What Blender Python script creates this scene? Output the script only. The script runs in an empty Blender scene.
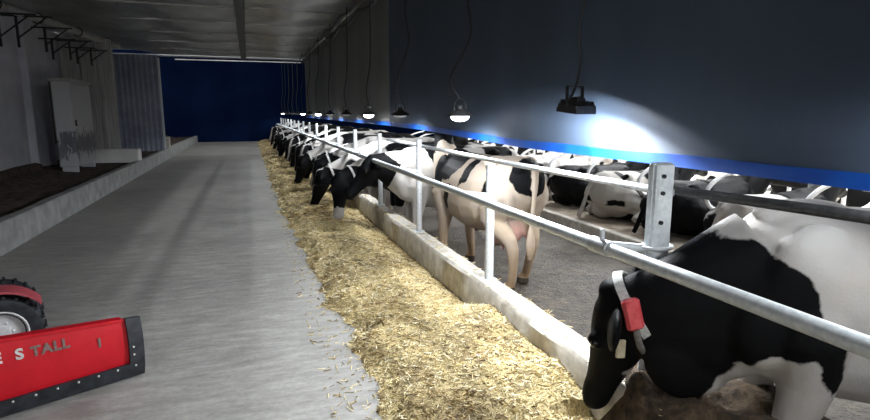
import bpy, math, random
import numpy as np
from mathutils import Vector, Matrix, noise

random.seed(7)
RNG = np.random.default_rng(7)
PI = math.pi
SC = bpy.context.scene
COL = SC.collection

# ------------------------------------------------------------------ helpers
def tag(o, label=None, cat=None, group=None, kind=None):
    if label: o['label'] = label
    if cat: o['category'] = cat
    if group: o['group'] = group
    if kind: o['kind'] = kind
    return o

def empty(name, loc=(0, 0, 0), rz=0.0):
    o = bpy.data.objects.new(name, None)
    o.empty_display_size = .1
    o.location = loc
    o.rotation_euler = (0, 0, rz)
    COL.objects.link(o)
    return o

def copy_tree(o, parent=None):
    c = o.copy()
    COL.objects.link(c)
    c.parent = parent
    for ch in list(o.children):
        copy_tree(ch, c)
    return c

class MB:
    """collects shapes and links them as one mesh object"""
    def __init__(s):
        s.v = []; s.f = []; s.m = []
    def add(s, v, f, mi=0):
        b = len(s.v)
        s.v += [tuple(p) for p in v]
        s.f += [tuple(i + b for i in q) for q in f]
        s.m += [mi] * len(f)
        return s
    def box(s, lo, hi, mi=0, M=None, bev=0.0):
        x0, y0, z0 = lo; x1, y1, z1 = hi
        if bev <= 0:
            v = [(x0,y0,z0),(x1,y0,z0),(x1,y1,z0),(x0,y1,z0),(x0,y0,z1),(x1,y0,z1),(x1,y1,z1),(x0,y1,z1)]
            f = [(3,2,1,0),(4,5,6,7),(0,1,5,4),(1,2,6,5),(2,3,7,6),(3,0,4,7)]
        else:
            b = bev
            v = []
            for (z, i) in ((z0, b), (z0 + b, 0), (z1 - b, 0), (z1, b)):
                v += [(x0+i+b,y0+i,z),(x1-i-b,y0+i,z),(x1-i,y0+i+b,z),(x1-i,y1-i-b,z),
                      (x1-i-b,y1-i,z),(x0+i+b,y1-i,z),(x0+i,y1-i-b,z),(x0+i,y0+i+b,z)]
            f = [tuple(reversed(range(8))), tuple(range(24, 32))]
            for k in range(3):
                for j in range(8):
                    f.append((k*8+j, k*8+(j+1) % 8, (k+1)*8+(j+1) % 8, (k+1)*8+j))
        if M is not None:
            v = [M @ Vector(p) for p in v]
        return s.add(v, f, mi)
    def rings(s, rings, mi=0, cap=True):
        n = len(rings[0]); v = [p for r in rings for p in r]; f = []
        for k in range(len(rings) - 1):
            for j in range(n):
                f.append((k*n+j, k*n+(j+1) % n, (k+1)*n+(j+1) % n, (k+1)*n+j))
        if cap:
            f.append(tuple(reversed(range(n))))
            f.append(tuple((len(rings)-1)*n + j for j in range(n)))
        return s.add(v, f, mi)
    def tube(s, path, r, n=8, mi=0, cap=True):
        P = [Vector(p) for p in path]
        R = r if isinstance(r, (list, tuple)) else [r] * len(P)
        T = []
        for i in range(len(P)):
            a = P[max(i-1, 0)]; b = P[min(i+1, len(P)-1)]
            T.append((b - a).normalized())
        up = Vector((0, 0, 1)) if abs(T[0].z) < .9 else Vector((1, 0, 0))
        N = (up - T[0] * up.dot(T[0])).normalized()
        rs = []
        for i in range(len(P)):
            N = (N - T[i] * N.dot(T[i])).normalized()
            B = T[i].cross(N)
            rs.append([P[i] + (N * math.cos(2*PI*j/n) + B * math.sin(2*PI*j/n)) * R[i] for j in range(n)])
        return s.rings(rs, mi, cap)
    def lathe(s, prof, n=20, mi=0, M=None, cap=True):
        rs = []
        for (r, z) in prof:
            q = [Vector((r*math.cos(2*PI*j/n), r*math.sin(2*PI*j/n), z)) for j in range(n)]
            rs.append([M @ p for p in q] if M is not None else q)
        return s.rings(rs, mi, cap)
    def ell(s, c, r, n=14, k=8, mi=0, M=None):
        prof = [(max(math.sin(PI*i/k), .02), -math.cos(PI*i/k)) for i in range(k+1)]
        X = Matrix.Translation(Vector(c)) @ (M if M is not None else Matrix()) @ Matrix.Diagonal((r[0], r[1], r[2], 1))
        return s.lathe(prof, n, mi, X)
    def build(s, name, mats, parent=None, smooth=True, loc=None):
        me = bpy.data.meshes.new(name)
        me.from_pydata(s.v, [], s.f)
        if not isinstance(mats, (list, tuple)): mats = [mats]
        for m in mats: me.materials.append(m)
        if len(mats) > 1: me.polygons.foreach_set('material_index', s.m)
        if smooth:
            me.polygons.foreach_set('use_smooth', [True] * len(s.f))
            me.set_sharp_from_angle(angle=math.radians(38))
        me.update()
        o = bpy.data.objects.new(name, me)
        COL.objects.link(o)
        if parent is not None: o.parent = parent
        if loc: o.location = loc
        return o

def smooth_path(pts, k=6):
    P = [Vector(p) for p in pts]
    P = [P[0]*2 - P[1]] + P + [P[-1]*2 - P[-2]]
    out = []
    for i in range(1, len(P) - 2):
        a, b, c, d = P[i-1], P[i], P[i+1], P[i+2]
        for j in range(k):
            t = j / k
            out.append(.5 * ((2*b) + (c-a)*t + (2*a-5*b+4*c-d)*t*t + (3*b-a-3*c+d)*t**3))
    out.append(P[-2])
    return out

# ------------------------------------------------------------------ materials
class NT:
    def __init__(s, name):
        s.mat = bpy.data.materials.new(name); s.mat.use_nodes = True
        s.t = s.mat.node_tree; s.n = s.t.nodes; s.bsdf = s.n['Principled BSDF']
    def node(s, typ, **kw):
        x = s.n.new(typ)
        for k, v in kw.items(): setattr(x, k, v)
        return x
    def link(s, a, b): s.t.links.new(a, b)
    def coords(s, scale=(1, 1, 1), kind='Object'):
        tc = s.node('ShaderNodeTexCoord'); mp = s.node('ShaderNodeMapping')
        mp.inputs['Scale'].default_value = scale
        s.link(tc.outputs[kind], mp.inputs['Vector'])
        return mp.outputs['Vector']
    def noise(s, vec, scale, detail=4, rough=.55, dim='3D', w=None):
        x = s.node('ShaderNodeTexNoise', noise_dimensions=dim)
        x.inputs['Scale'].default_value = scale; x.inputs['Detail'].default_value = detail
        x.inputs['Roughness'].default_value = rough
        s.link(vec, x.inputs['Vector'])
        if w is not None: s.link(w, x.inputs['W'])
        return x.outputs['Fac']
    def ramp(s, fac, stops, interp='LINEAR'):
        r = s.node('ShaderNodeValToRGB'); e = r.color_ramp
        e.interpolation = interp
        while len(e.elements) < len(stops): e.elements.new(.5)
        for el, (p, c) in zip(e.elements, stops):
            el.position = p
            el.color = (c, c, c, 1) if isinstance(c, (int, float)) else (*c, 1)
        s.link(fac, r.inputs['Fac'])
        return r.outputs['Color']
    def mix(s, fac, a, b, blend='MIX'):
        m = s.node('ShaderNodeMix', data_type='RGBA', blend_type=blend)
        for sock, val in ((m.inputs[0], fac), (m.inputs[6], a), (m.inputs[7], b)):
            if isinstance(val, (int, float)): sock.default_value = val
            elif isinstance(val, (tuple, list)): sock.default_value = (*val, 1)
            else: s.link(val, sock)
        return m.outputs[2]
    def math(s, op, a, b=0.0, clamp=False):
        m = s.node('ShaderNodeMath', operation=op, use_clamp=clamp)
        for sock, val in ((m.inputs[0], a), (m.inputs[1], b)):
            if isinstance(val, (int, float)): sock.default_value = val
            else: s.link(val, sock)
        return m.outputs[0]
    def color(s, c):
        if isinstance(c, (tuple, list)): s.bsdf.inputs['Base Color'].default_value = (*c, 1)
        else: s.link(c, s.bsdf.inputs['Base Color'])
    def bump(s, fac, strength=.3, dist=.02):
        b = s.node('ShaderNodeBump'); b.inputs['Strength'].default_value = strength
        b.inputs['Distance'].default_value = dist
        s.link(fac, b.inputs['Height']); s.link(b.outputs['Normal'], s.bsdf.inputs['Normal'])
    def set(s, **kw):
        for k, v in kw.items(): s.bsdf.inputs[k.replace('_', ' ')].default_value = v
        return s.mat

def mottled(name, c1, c2, scale=6, rough=.7, metal=0.0, bump=.15, stretch=(1, 1, 1), lo=.35, hi=.65, bdist=.01):
    t = NT(name); v = t.coords(stretch)
    f = t.noise(v, scale, 6, .6)
    t.color(t.ramp(f, [(lo, c1), (hi, c2)]))
    if bump: t.bump(f, bump, bdist)
    return t.set(Roughness=rough, Metallic=metal)

M = {}
M['galv'] = mottled('galvanised_steel', (.52, .57, .59), (.70, .74, .76), 40, .45, .10, .08)
M['galv_white'] = mottled('pale_galvanised_steel', (.42, .44, .46), (.58, .60, .62), 30, .5, .08, .05)
M['galv_dark'] = mottled('dark_steel_pipe', (.05, .052, .055), (.10, .10, .105), 30, .5, .5, .05)
M['black_metal'] = mottled('black_metal', (.012, .012, .013), (.03, .03, .03), 20, .5, .4, .05)
M['rubber'] = mottled('black_rubber', (.012, .014, .018), (.035, .04, .05), 12, .6, 0, .2)
M['cable'] = mottled('black_cable', (.01, .01, .011), (.02, .02, .022), 20, .55, 0, .0)
M['bolt'] = mottled('zinc_bolt', (.6, .6, .58), (.8, .8, .78), 60, .35, .6, 0)
M['bed_overlit'] = mottled('overlit_stall_bed', (.55, .50, .42), (.78, .73, .64), 5, .95, 0, .5, bdist=.03)  # paler copy of the stall bed, overexposure put into the colour
M['stall_pipe'] = mottled('bright_stall_pipe', (.74, .75, .76), (.86, .87, .88), 20, .45, .05, .05)
M['concrete_pale'] = mottled('pale_concrete', (.42, .39, .34), (.66, .63, .57), 9, .85, 0, .35, bdist=.008)
M['kerb'] = mottled('kerb_concrete', (.23, .24, .235), (.38, .385, .38), 3.5, .9, 0, .4, bdist=.01)
M['plaster'] = mottled('grey_white_plaster', (.48, .49, .56), (.60, .61, .68), 1.6, .9, 0, .2)
M['board'] = mottled('weathered_board', (.30, .30, .30), (.46, .46, .45), 3, .85, 0, .25, (6, 6, .5))
M['soil'] = mottled('dark_soil', (.025, .016, .013), (.11, .075, .06), 7, .95, 0, .9, bdist=.05)
M['corrugated'] = mottled('blue_grey_sheet', (.26, .29, .38), (.36, .39, .48), 2, .55, .2, .05)
M['navy_wall'] = mottled('navy_sheet_wall', (.0012, .0055, .026), (.0025, .010, .042), .6, .9, 0, .05)
M['navy_wall'].node_tree.nodes['Principled BSDF'].inputs['Specular IOR Level'].default_value = .05
M['roof_dark'] = mottled('dark_roof_sheet', (.06, .065, .07), (.10, .105, .11), 1.0, .7, 0, .1)
M['barn_wall'] = mottled('white_barn_wall', (.62, .62, .60), (.78, .78, .76), 2, .8, 0, .1)
M['red'] = mottled('red_paint', (.56, .003, .014), (.68, .008, .020), 5, .42, 0, .05)
M['red_faded'] = mottled('faded_red_paint', (.42, .06, .08), (.52, .10, .12), 6, .5, 0, .05)
M['collar'] = mottled('pale_collar_webbing', (.42, .42, .42), (.60, .60, .58), 60, .8, 0, .2)
M['strap_dark'] = mottled('dark_strap', (.10, .095, .085), (.17, .16, .15), 60, .8, 0, .2)
M['tag_red'] = mottled('red_plastic_tag', (.55, .05, .06), (.72, .12, .13), 20, .4, 0, 0)
M['tag_yellow'] = mottled('worn_ear_tag', (.35, .30, .20), (.5, .44, .3), 30, .5, 0, 0)
M['letter_grey'] = mottled('worn_grey_lettering', (.16, .10, .09), (.30, .22, .20), 40, .7, 0, 0)
M['letter_white'] = mottled('white_lettering', (.55, .52, .5), (.8, .78, .76), 40, .6, 0, 0)
M['rim'] = mottled('white_rim', (.75, .75, .76), (.88, .88, .88), 20, .5, .0, .05)
M['blue_hem'] = mottled('blue_tarpaulin', (.002, .035, .22), (.004, .06, .30), 5, .42, 0, .15)
M['cab_peel'] = None

def m_floor():
    t = NT('brushed_concrete'); v = t.coords()
    streak = t.noise(t.coords((1.0, 3.6, 1)), 3.2, 9, .76)
    big = t.noise(v, .55, 4, .55)
    fine = t.noise(v, 26, 4, .6)
    c = t.ramp(streak, [(.30, (.235, .23, .215)), (.52, (.365, .36, .34)), (.72, (.515, .505, .48))])
    c = t.mix(.55, c, t.ramp(big, [(.3, (.62, .62, .62)), (.7, (1.15, 1.14, 1.12))]), 'MULTIPLY')
    c = t.mix(.35, c, t.ramp(fine, [(.3, (.6, .6, .6)), (.7, (1.1, 1.1, 1.1))]), 'MULTIPLY')
    t.color(c)
    rr = t.ramp(streak, [(.3, .55), (.7, .85)]); t.link(rr, t.bsdf.inputs['Roughness'])
    t.bump(t.math('ADD', streak, t.math('MULTIPLY', fine, .3)), .35, .012)
    return t.mat
M['floor'] = m_floor()

def m_slurry():
    t = NT('slurry_covered_concrete'); v = t.coords()
    a = t.noise(v, 7, 9, .78); b = t.noise(v, 38, 3, .6)
    t.color(t.ramp(a, [(.36, (.020, .0155, .010)), (.5, (.072, .057, .040)), (.66, (.19, .155, .115))]))
    t.link(t.ramp(a, [(.35, .35), (.65, .7)]), t.bsdf.inputs['Roughness'])
    t.bump(t.math('ADD', a, t.math('MULTIPLY', b, .6)), 1.0, .06)
    return t.mat
M['slurry'] = m_slurry()
M['stall_bed'] = mottled('sandy_stall_bed', (.34, .28, .21), (.52, .45, .36), 5, .9, 0, .5, bdist=.03)

def m_film():
    t = NT('silver_roof_film'); v = t.coords()
    a = t.noise(t.coords((1.4, .8, 1)), .9, 5, .55)
    c = t.noise(v, 3.0, 5, .6)
    t.color(t.ramp(a, [(.3, (.24, .24, .235)), (.7, (.58, .58, .56))]))
    t.link(t.ramp(c, [(.3, .26), (.7, .42)]), t.bsdf.inputs['Roughness'])
    t.bump(t.math('ADD', a, t.math('MULTIPLY', c, .25)), .35, .10)
    return t.set(Metallic=.8)
M['film'] = m_film()

def m_curtain(name, c1, c2):
    t = NT(name); v = t.coords((1, 1, .25))
    a = t.noise(v, 1.6, 5, .6); b = t.noise(t.coords(), 40, 2, .5)
    t.color(t.ramp(a, [(.3, c1), (.7, c2)]))
    t.bump(t.math('ADD', a, t.math('MULTIPLY', b, .08)), .25, .04)
    return t.set(Roughness=.55)
M['curtain_near'] = m_curtain('slate_blue_tarpaulin', (.026, .040, .064), (.040, .057, .088))
M['curtain_far'] = m_curtain('grey_tarpaulin', (.12, .12, .116), (.165, .165, .158))

def m_peel():
    t = NT('painted_cabinet_with_worn_foot'); v = t.coords()
    n = t.noise(t.coords((1, 1, .35)), 7, 5, .65)
    sep = t.node('ShaderNodeSeparateXYZ'); t.link(v, sep.inputs[0])
    z = t.math('ADD', sep.outputs['Z'], t.math('MULTIPLY', t.math('SUBTRACT', n, .5), 1.2))
    worn = t.math('MULTIPLY', t.math('LESS_THAN', z, .82), t.math('GREATER_THAN', z, .38))
    t.color(t.mix(worn, (.52, .53, .56), t.mix(n, (.10, .10, .12), (.30, .30, .34))))
    t.bump(n, .2, .01)
    return t.set(Roughness=.7)
M['cab_peel'] = m_peel()

def m_feed():
    t = NT('chopped_feed'); v = t.coords()
    a = t.noise(v, 70, 5, .75); b = t.noise(v, 2.2, 5, .65); c = t.noise(v, 22, 4, .7)
    base = t.ramp(a, [(.30, (.16, .105, .045)), (.42, (.46, .35, .16)), (.54, (.74, .59, .29)), (.68, (.86, .77, .52))])
    base = t.mix(t.ramp(b, [(.48, 0.0), (.62, .75)]), base, (.20, .15, .075))
    base = t.mix(t.ramp(c, [(.60, 0.0), (.72, .55)]), base, (.16, .11, .05))
    t.color(base)
    t.bump(t.math('ADD', a, t.math('MULTIPLY', c, .8)), .9, .03)
    return t.set(Roughness=.85)
M['feed'] = m_feed()

def m_straw():
    t = NT('straw_pieces')
    at = t.node('ShaderNodeAttribute', attribute_name='tint')
    t.color(t.ramp(at.outputs['Fac'], [(0, (.09, .055, .022)), (.22, (.30, .20, .08)), (.5, (.64, .50, .22)), (.8, (.80, .69, .40)), (1, (.90, .84, .64))]))
    return t.set(Roughness=.7)
M['straw'] = m_straw()
M['spoiled'] = mottled('trampled_brown_feed', (.022, .015, .009), (.115, .078, .045), 16, .95, 0, .9, bdist=.04)

def m_hide(name, random_pattern, black=(.0065, .0068, .0075), white=(.45, .44, .43), dirt=.5, nz=.045):
    t = NT(name); v = t.coords()
    pa = t.node('ShaderNodeAttribute', attribute_name='patch').outputs['Fac']
    pk = t.node('ShaderNodeAttribute', attribute_name='pink').outputs['Fac']
    ht = t.node('ShaderNodeAttribute', attribute_name='height').outputs['Fac']
    if random_pattern:
        oi = t.node('ShaderNodeObjectInfo')
        w = t.math('MULTIPLY', oi.outputs['Random'], 60)
        n1 = t.noise(v, 1.25, 2.5, .45, '4D', w)
        bias = t.math('MULTIPLY', t.math('SUBTRACT', oi.outputs['Random'], .45), .10)
        f = t.math('ADD', t.math('ADD', t.math('SUBTRACT', n1, .47), bias), pa)
        fac = t.ramp(t.math('ADD', t.math('MULTIPLY', f, 10), .5, True), [(.42, 0.0), (.58, 1.0)])
    else:
        n1 = t.noise(v, 7, 4, .6)
        f = t.math('ADD', pa, t.math('MULTIPLY', t.math('SUBTRACT', n1, .5), nz * 2))
        fac = t.ramp(t.math('ADD', t.math('MULTIPLY', f, 25), .5, True), [(.35, 0.0), (.65, 1.0)])
    fine = t.noise(v, 90, 3, .6); mid = t.noise(v, 6, 5, .65)
    wcol = t.mix(t.ramp(mid, [(.35, 0.0), (.75, dirt * .5)]), white, (.42, .33, .22))
    low = t.math('SUBTRACT', 1.15, t.math('MULTIPLY', ht, 1.6), True)
    low = t.math('MULTIPLY', low, t.math('ADD', mid, .25), True)
    wcol = t.mix(t.math('MULTIPLY', low, dirt, True), wcol, (.30, .21, .13))
    col = t.mix(fac, wcol, black)
    col = t.mix(pk, col, (.55, .30, .26))
    hoof = t.math('LESS_THAN', ht, .07)
    col = t.mix(hoof, col, (.06, .05, .04))
    t.color(col)
    t.link(t.ramp(fac, [(0, .8), (1, .55)]), t.bsdf.inputs['Roughness'])
    t.bump(t.math('ADD', fine, t.math('MULTIPLY', mid, 1.5)), .22, .012)
    t.bsdf.inputs['Specular IOR Level'].default_value = .04
    return t.mat
M['hide'] = m_hide('mixed_hide', True)
M['hide_set'] = m_hide('patched_hide', False)
M['hide_dirty'] = m_hide('stained_patched_hide', False, white=(.38, .325, .28), dirt=1.5)
M['hide_grey'] = m_hide('pale_dusty_patched_hide', False, white=(.42, .41, .385), dirt=.35, nz=.02)
M['eye'] = mottled('dark_eye', (.006, .005, .005), (.012, .010, .010), 5, .08, 0, 0)

def m_emit(name, col, s):
    t = NT(name); t.bsdf.inputs['Emission Color'].default_value = (*col, 1)
    t.bsdf.inputs['Emission Strength'].default_value = s
    return t.set(Roughness=.4)
M['bulb'] = m_emit('lamp_glow', (.95, .97, 1.0), 14)

# ------------------------------------------------------------------ cows
def superring(c, right, up, hw, hu, hd, n=22, e=2.25, ridge=0.0):
    out = []
    for j in range(n):
        a = 2*PI*j/n; ca, sa = math.cos(a), math.sin(a)
        x = math.copysign(abs(ca)**(2/e), ca); y = math.copysign(abs(sa)**(2/e), sa)
        w = hw * (1 - ridge * max(y, 0)**2)
        out.append(c + right * (x*w) + up * (y*(hu if y > 0 else hd)))
    return out

TORSO = [  # x, z centre, half up, half down, half width
    (.79, .94, .07, .10, .07), (.74, .93, .15, .18, .13), (.64, .95, .25, .30, .20), (.50, .97, .315, .385, .255),
    (.32, .95, .345, .415, .285), (.10, .93, .355, .43, .335), (-.15, .92, .365, .435, .365), (-.38, .93, .36, .41, .350),
    (-.56, .97, .335, .355, .30), (-.70, 1.01, .30, .31, .265), (-.83, 1.05, .25, .26, .215), (-.91, 1.08, .18, .20, .155), (-.955, 1.10, .08, .10, .08)]

def seg_dist(pts, poly):
    """signed distance in 2D, positive inside"""
    P = np.asarray(pts); n = len(poly); d = np.full(len(P), 1e9); ins = np.zeros(len(P), bool)
    for i in range(n):
        a = np.array(poly[i]); b = np.array(poly[(i+1) % n]); e = b - a
        w = P - a; t = np.clip((w @ e) / (e @ e + 1e-12), 0, 1)
        d = np.minimum(d, np.linalg.norm(w - t[:, None]*e, axis=1))
        c = ((a[1] <= P[:, 1]) != (b[1] <= P[:, 1]))
        with np.errstate(divide='ignore', invalid='ignore'):
            xi = a[0] + (P[:, 1]-a[1]) / (b[1]-a[1] if abs(b[1]-a[1]) > 1e-9 else 1e-9) * e[0]
        ins ^= c & (P[:, 0] < xi)
    return np.where(ins, d, -d)

def cow_mesh(name, mat, poll=(1.22, 0, .80), hdir=(.2, 0, -1), roll=0, voxel=.022, lying=False, legs=None,
             neck_mid=None, patch=None, tail_side=0.0, thick=1.0, eared=1.0, hull=True):
    b = MB()
    dz = -.575 if lying else 0.0
    ups = Vector((0, 0, 1)); rt = Vector((0, 1, 0))
    rs = []
    for (x, zc, hu, hd, hw) in TORSO:
        z = zc + dz
        if lying:
            hw2 = hw * 1.16; hd2 = min(hd, z - .015)
            rs.append(superring(Vector((x, 0, z)), rt, ups, hw2, hu, hd2, 22, 2.5, .22))
        else:
            rs.append(superring(Vector((x, 0, z)), rt, ups, hw, hu, hd, 22, 2.3, .24))
    b.rings(rs)
    for s in (-1, 1):          # hip bones, pin bones, shoulders
        b.ell((-.56, s*.235, 1.235+dz), (.085, .06, .055)); b.ell((-.86, s*.125, 1.20+dz), (.07, .05, .05))
        b.ell((.45, s*.165, .97+dz), (.20, .095, .29)); b.ell((.60, s*.14, .85+dz), (.13, .09, .17))
        if not lying: b.ell((-.68, s*.185, .95), (.20, .10, .26))
    b.ell((.42, 0, 1.27+dz), (.20, .07, .055))
    if thick > 1: b.ell((.80, -.01, .68), (.20, .085, .20))
    # neck
    P0 = Vector((.56, 0, 1.00+dz)); P2 = Vector(poll); D = Vector(hdir).normalized()
    mid = Vector(neck_mid) if neck_mid else (P0*.5 + P2*.5 + Vector((0, 0, .05)))
    rs = []
    K = 9
    for i in range(K+1):
        t = i/K
        c = P0*(1-t)**2 + mid*2*t*(1-t) + P2*t*t
        T = ((mid-P0)*(1-t) + (P2-mid)*t).normalized()
        R = Vector((0, 0, 1)).cross(T)
        R = R.normalized() if R.length > .2 else Vector((0, 1, 0))
        U = T.cross(R).normalized()
        hw = .185*(1-t) + .098*t; hh = .30*(1-t)**1.2 + .135*t**.8 * 1.0
        rs.append(superring(c, R, U, hw, hh*.96, hh*(1.08*(1+(thick-1)*.7*t)+.12*math.sin(PI*t)*thick**3), 18, 2.1, .15))
    b.rings(rs)
    # head frame
    Ux = -D if abs(D.z) < .5 else Vector((0, 0, 1))
    bodyR = Vector((0, 1, 0))
    flat = Vector((D.x, D.y, 0))
    if flat.length > .15: bodyR = Vector((-flat.y, flat.x, 0)).normalized()
    HR = (bodyR - D*bodyR.dot(D)).normalized()
    HU = D.cross(HR).normalized()       # forehead side
    HR = (Matrix.Rotation(roll, 3, D) @ HR); HU = (Matrix.Rotation(roll, 3, D) @ HU)
    hd = P2 + HU*.0
    st = [(-.10, .085, .07, .09), (-.05, .105, .10, .12), (.03, .118, .115, .145), (.12, .125, .105, .150), (.20, .108, .088, .135),
          (.29, .085, .072, .110), (.38, .074, .062, .085), (.44, .078, .064, .075), (.49, .076, .060, .068), (.525, .058, .042, .050), (.54, .03, .02, .025)]
    b.rings([superring(hd + D*u, HR, HU, w, hu, hdn, 18, 2.2, .12) for (u, w, hu, hdn) in st])
    eyes = []
    for s in (-1, 1):
        b.ell(hd + D*.13 + HR*(s*.108) + HU*.055, (.038, .038, .038), 10, 6)
        eyes.append(hd + D*.135 + HR*(s*.128) + HU*.052)
        b.ell(hd + D*.495 + HR*(s*.046) + HU*.02, (.026, .026, .026), 8, 6)
        # ears: flattened leaves out to the side, drooping a little
        lift = .75 if (thick > 1 and s < 0) else .10
        A = (HR*s*1.0 - D*lift - HU*.22).normalized()
        W = (D*1.0 + A*.1); W = (W - A*W.dot(A)).normalized(); Th = A.cross(W)
        Mx = Matrix((( A.x, W.x, Th.x, 0), (A.y, W.y, Th.y, 0), (A.z, W.z, Th.z, 0), (0, 0, 0, 1)))
        b.ell(hd - D*(lift-.10)*.16 + HR*(s*.185) + HU*.02 - HU*.03, (.120*eared, .062*eared, .024), 12, 8, 0, Mx)
    b.ell(hd - D*.06 + HU*.05, (.07, .075, .06), 12, 8)
    # legs
    def chain(pts, rad):
        P = smooth_path(pts, 3); R = []
        for i in range(len(P)):
            q = i/3; k = min(int(q), len(rad)-2); R.append(rad[k] + (rad[k+1]-rad[k])*(q-k))
        b.tube(P, R, 12)
        for p, r in ((P[0], R[0]), (P[-1], R[-1])): b.ell(p, (r*.98,)*3, 10, 6)
    if not lying:
        L = legs or {}
        for s in (-1, 1):
            fx = L.get(('f', s), 0.0); hx = L.get(('h', s), 0.0)
            chain([(.46, s*.185, .85), (.44, s*.17, .64), (.47+fx*.45, s*.155, .37), (.455+fx*.85, s*.15, .15), (.47+fx, s*.15, .07)], [.14, .098, .058, .040, .042])
            b.ell((.47+fx*.45, s*.155, .37), (.062, .056, .07), 10, 6)
            b.lathe([(.045, .10), (.058, .06), (.066, .0), (.02, -.002)][::-1], 12, 0, Matrix.Translation((.495+fx, s*.15, .004)))
            chain([(-.68, s*.19, .93), (-.58, s*.20, .70), (-.79+hx*.45, s*.165, .50), (-.80+hx*.8, s*.16, .30), (-.765+hx, s*.16, .12), (-.745+hx, s*.16, .07)], [.17, .135, .068, .046, .042, .044])
            b.ell((-.805+hx*.45, s*.165, .50), (.062, .05, .085), 10, 6)
            b.lathe([(.047, .10), (.060, .06), (.068, .0), (.02, -.002)][::-1], 12, 0, Matrix.Translation((-.72+hx, s*.16, .004)))
        b.ell((-.50, 0, .56), (.21, .165, .165), 14, 10)
        for sx in (-.42, -.58):
            for s in (-1, 1): b.tube([(sx, s*.075, .46), (sx, s*.08, .37)], [.022, .014], 8)
    else:
        for s in (-1, 1):
            chain([(.50, s*.24, .28), (.62, s*.27, .12), (.40, s*.30, .07), (.25, s*.30, .06)], [.13, .085, .055, .05])
            chain([(-.62, s*.30, .36), (-.30, s*.43, .20), (-.62, s*.47, .08), (-.36, s*.50, .055)], [.20, .14, .068, .05])
        b.ell((-.60, .16, .14), (.20, .17, .13), 12, 8)
    # tail
    ty = tail_side
    if not lying:
        b.tube(smooth_path([(-.90, 0, 1.24), (-.985, ty*.3, 1.16), (-1.0, ty*.7, .95), (-.99, ty, .62)], 4), [.045]*4 + [.030]*4 + [.024]*5, 8)
        b.tube(smooth_path([(-.99, ty, .66), (-.99, ty, .50), (-.985, ty, .34)], 3), [.026, .034, .042, .046, .042, .03, .014], 8)
    else:
        b.tube(smooth_path([(-.88, 0, .66), (-1.0, .05, .55), (-1.04, .12, .28), (-1.06, .20, .06)], 4), [.045]*4 + [.030]*4 + [.034]*5, 8)
    me = bpy.data.meshes.new(name + '_src'); me.from_pydata(b.v, [], b.f); me.update()
    o = bpy.data.objects.new(name + '_src', me); COL.objects.link(o)
    r = o.modifiers.new('r', 'REMESH'); r.mode = 'VOXEL'; r.voxel_size = voxel; r.use_smooth_shade = True
    sm = o.modifiers.new('s', 'SMOOTH'); sm.factor = .5; sm.iterations = max(2, int(.10/voxel))
    dg = bpy.context.evaluated_depsgraph_get(); dg.update()
    out = bpy.data.meshes.new_from_object(o.evaluated_get(dg))
    bpy.data.objects.remove(o); bpy.data.meshes.remove(me)
    n = len(out.vertices); co = np.empty(n*3); out.vertices.foreach_get('co', co); co = co.reshape(-1, 3)
    nf = len(out.polygons)
    q = np.array([list(p.vertices) for p in out.polygons], dtype=object)
    eb = MB(); eb.v = [tuple(p) for p in co]; eb.f = [tuple(x) for x in q]; eb.m = [0]*nf
    for e in eyes: eb.ell(e, (.021, .021, .021), 10, 6, 1)
    bpy.data.meshes.remove(out)
    me = bpy.data.meshes.new(name); me.from_pydata(eb.v, [], eb.f)
    me.materials.append(mat); me.materials.append(M['eye'])
    me.polygons.foreach_set('material_index', eb.m); me.polygons.foreach_set('use_smooth', [True]*len(eb.f))
    co = np.array(eb.v)
    # head coordinates for the pattern
    rel = co - np.array(hd); u = rel @ np.array(D); hv = rel @ np.array(HU); hr = rel @ np.array(HR)
    is_head = np.clip(1.15 - np.maximum(np.abs(u-.2)/.36, np.sqrt(hv**2+hr**2)/.30), 0, .15) / .15
    pa = patch(co, u, hv, hr, is_head) if patch else np.zeros(len(co))
    pink = np.zeros(len(co))
    if not lying:
        dd = np.sqrt(((co[:, 0]+.50)/.26)**2 + (co[:, 1]/.20)**2 + ((co[:, 2]-.50)/.20)**2)
        pink = np.clip((1.12-dd)/.25, 0, 1) * .8
    for nm, arr in (('patch', pa), ('pink', pink), ('height', co[:, 2] + (.25 if lying else 0))):
        a = me.attributes.new(nm, 'FLOAT', 'POINT'); a.data.foreach_set('value', np.asarray(arr, dtype=np.float32))
    me.update()
    frame = dict(hd=hd, D=D, HR=HR, HU=HU, P0=P0, mid=mid, P2=P2)
    return me, frame

def place(me, loc, rz, scale, name='cow'):
    o = bpy.data.objects.new(name, me); COL.objects.link(o)
    o.location = loc; o.rotation_euler = (0, 0, rz); o.scale = (scale,)*3
    return o

def pattern_common(co, u, hv, hr, ih):
    z = co[:, 2]
    p = np.zeros(len(co))
    p += ih*.10                                        # heads mostly dark
    blaze = np.clip(1 - np.abs(hr)/.05, 0, 1) * (hv > .02) * ih
    p -= blaze*.40
    p -= np.clip((.55-z)/.3, 0, 1)*.35*(1-ih)           # legs pale
    return p
def pattern_lying(co, u, hv, hr, ih):
    return ih*.15 - .09

def polys_pattern(polys, headblack=True, both=True):
    def f(co, u, hv, hr, ih):
        p = np.full(len(co), -1.0)
        for pl in polys: p = np.maximum(p, seg_dist(co[:, [0, 2]], pl))
        return np.maximum(p, np.where(ih > .4, .3, -1.0)) if headblack else p
    return f

exec_after = []
# ------------------------------------------------------------------ setting
def struct(mb, name, mat, smooth=False):
    o = mb.build(name, mat, None, smooth); o['kind'] = 'structure'; return o

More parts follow.
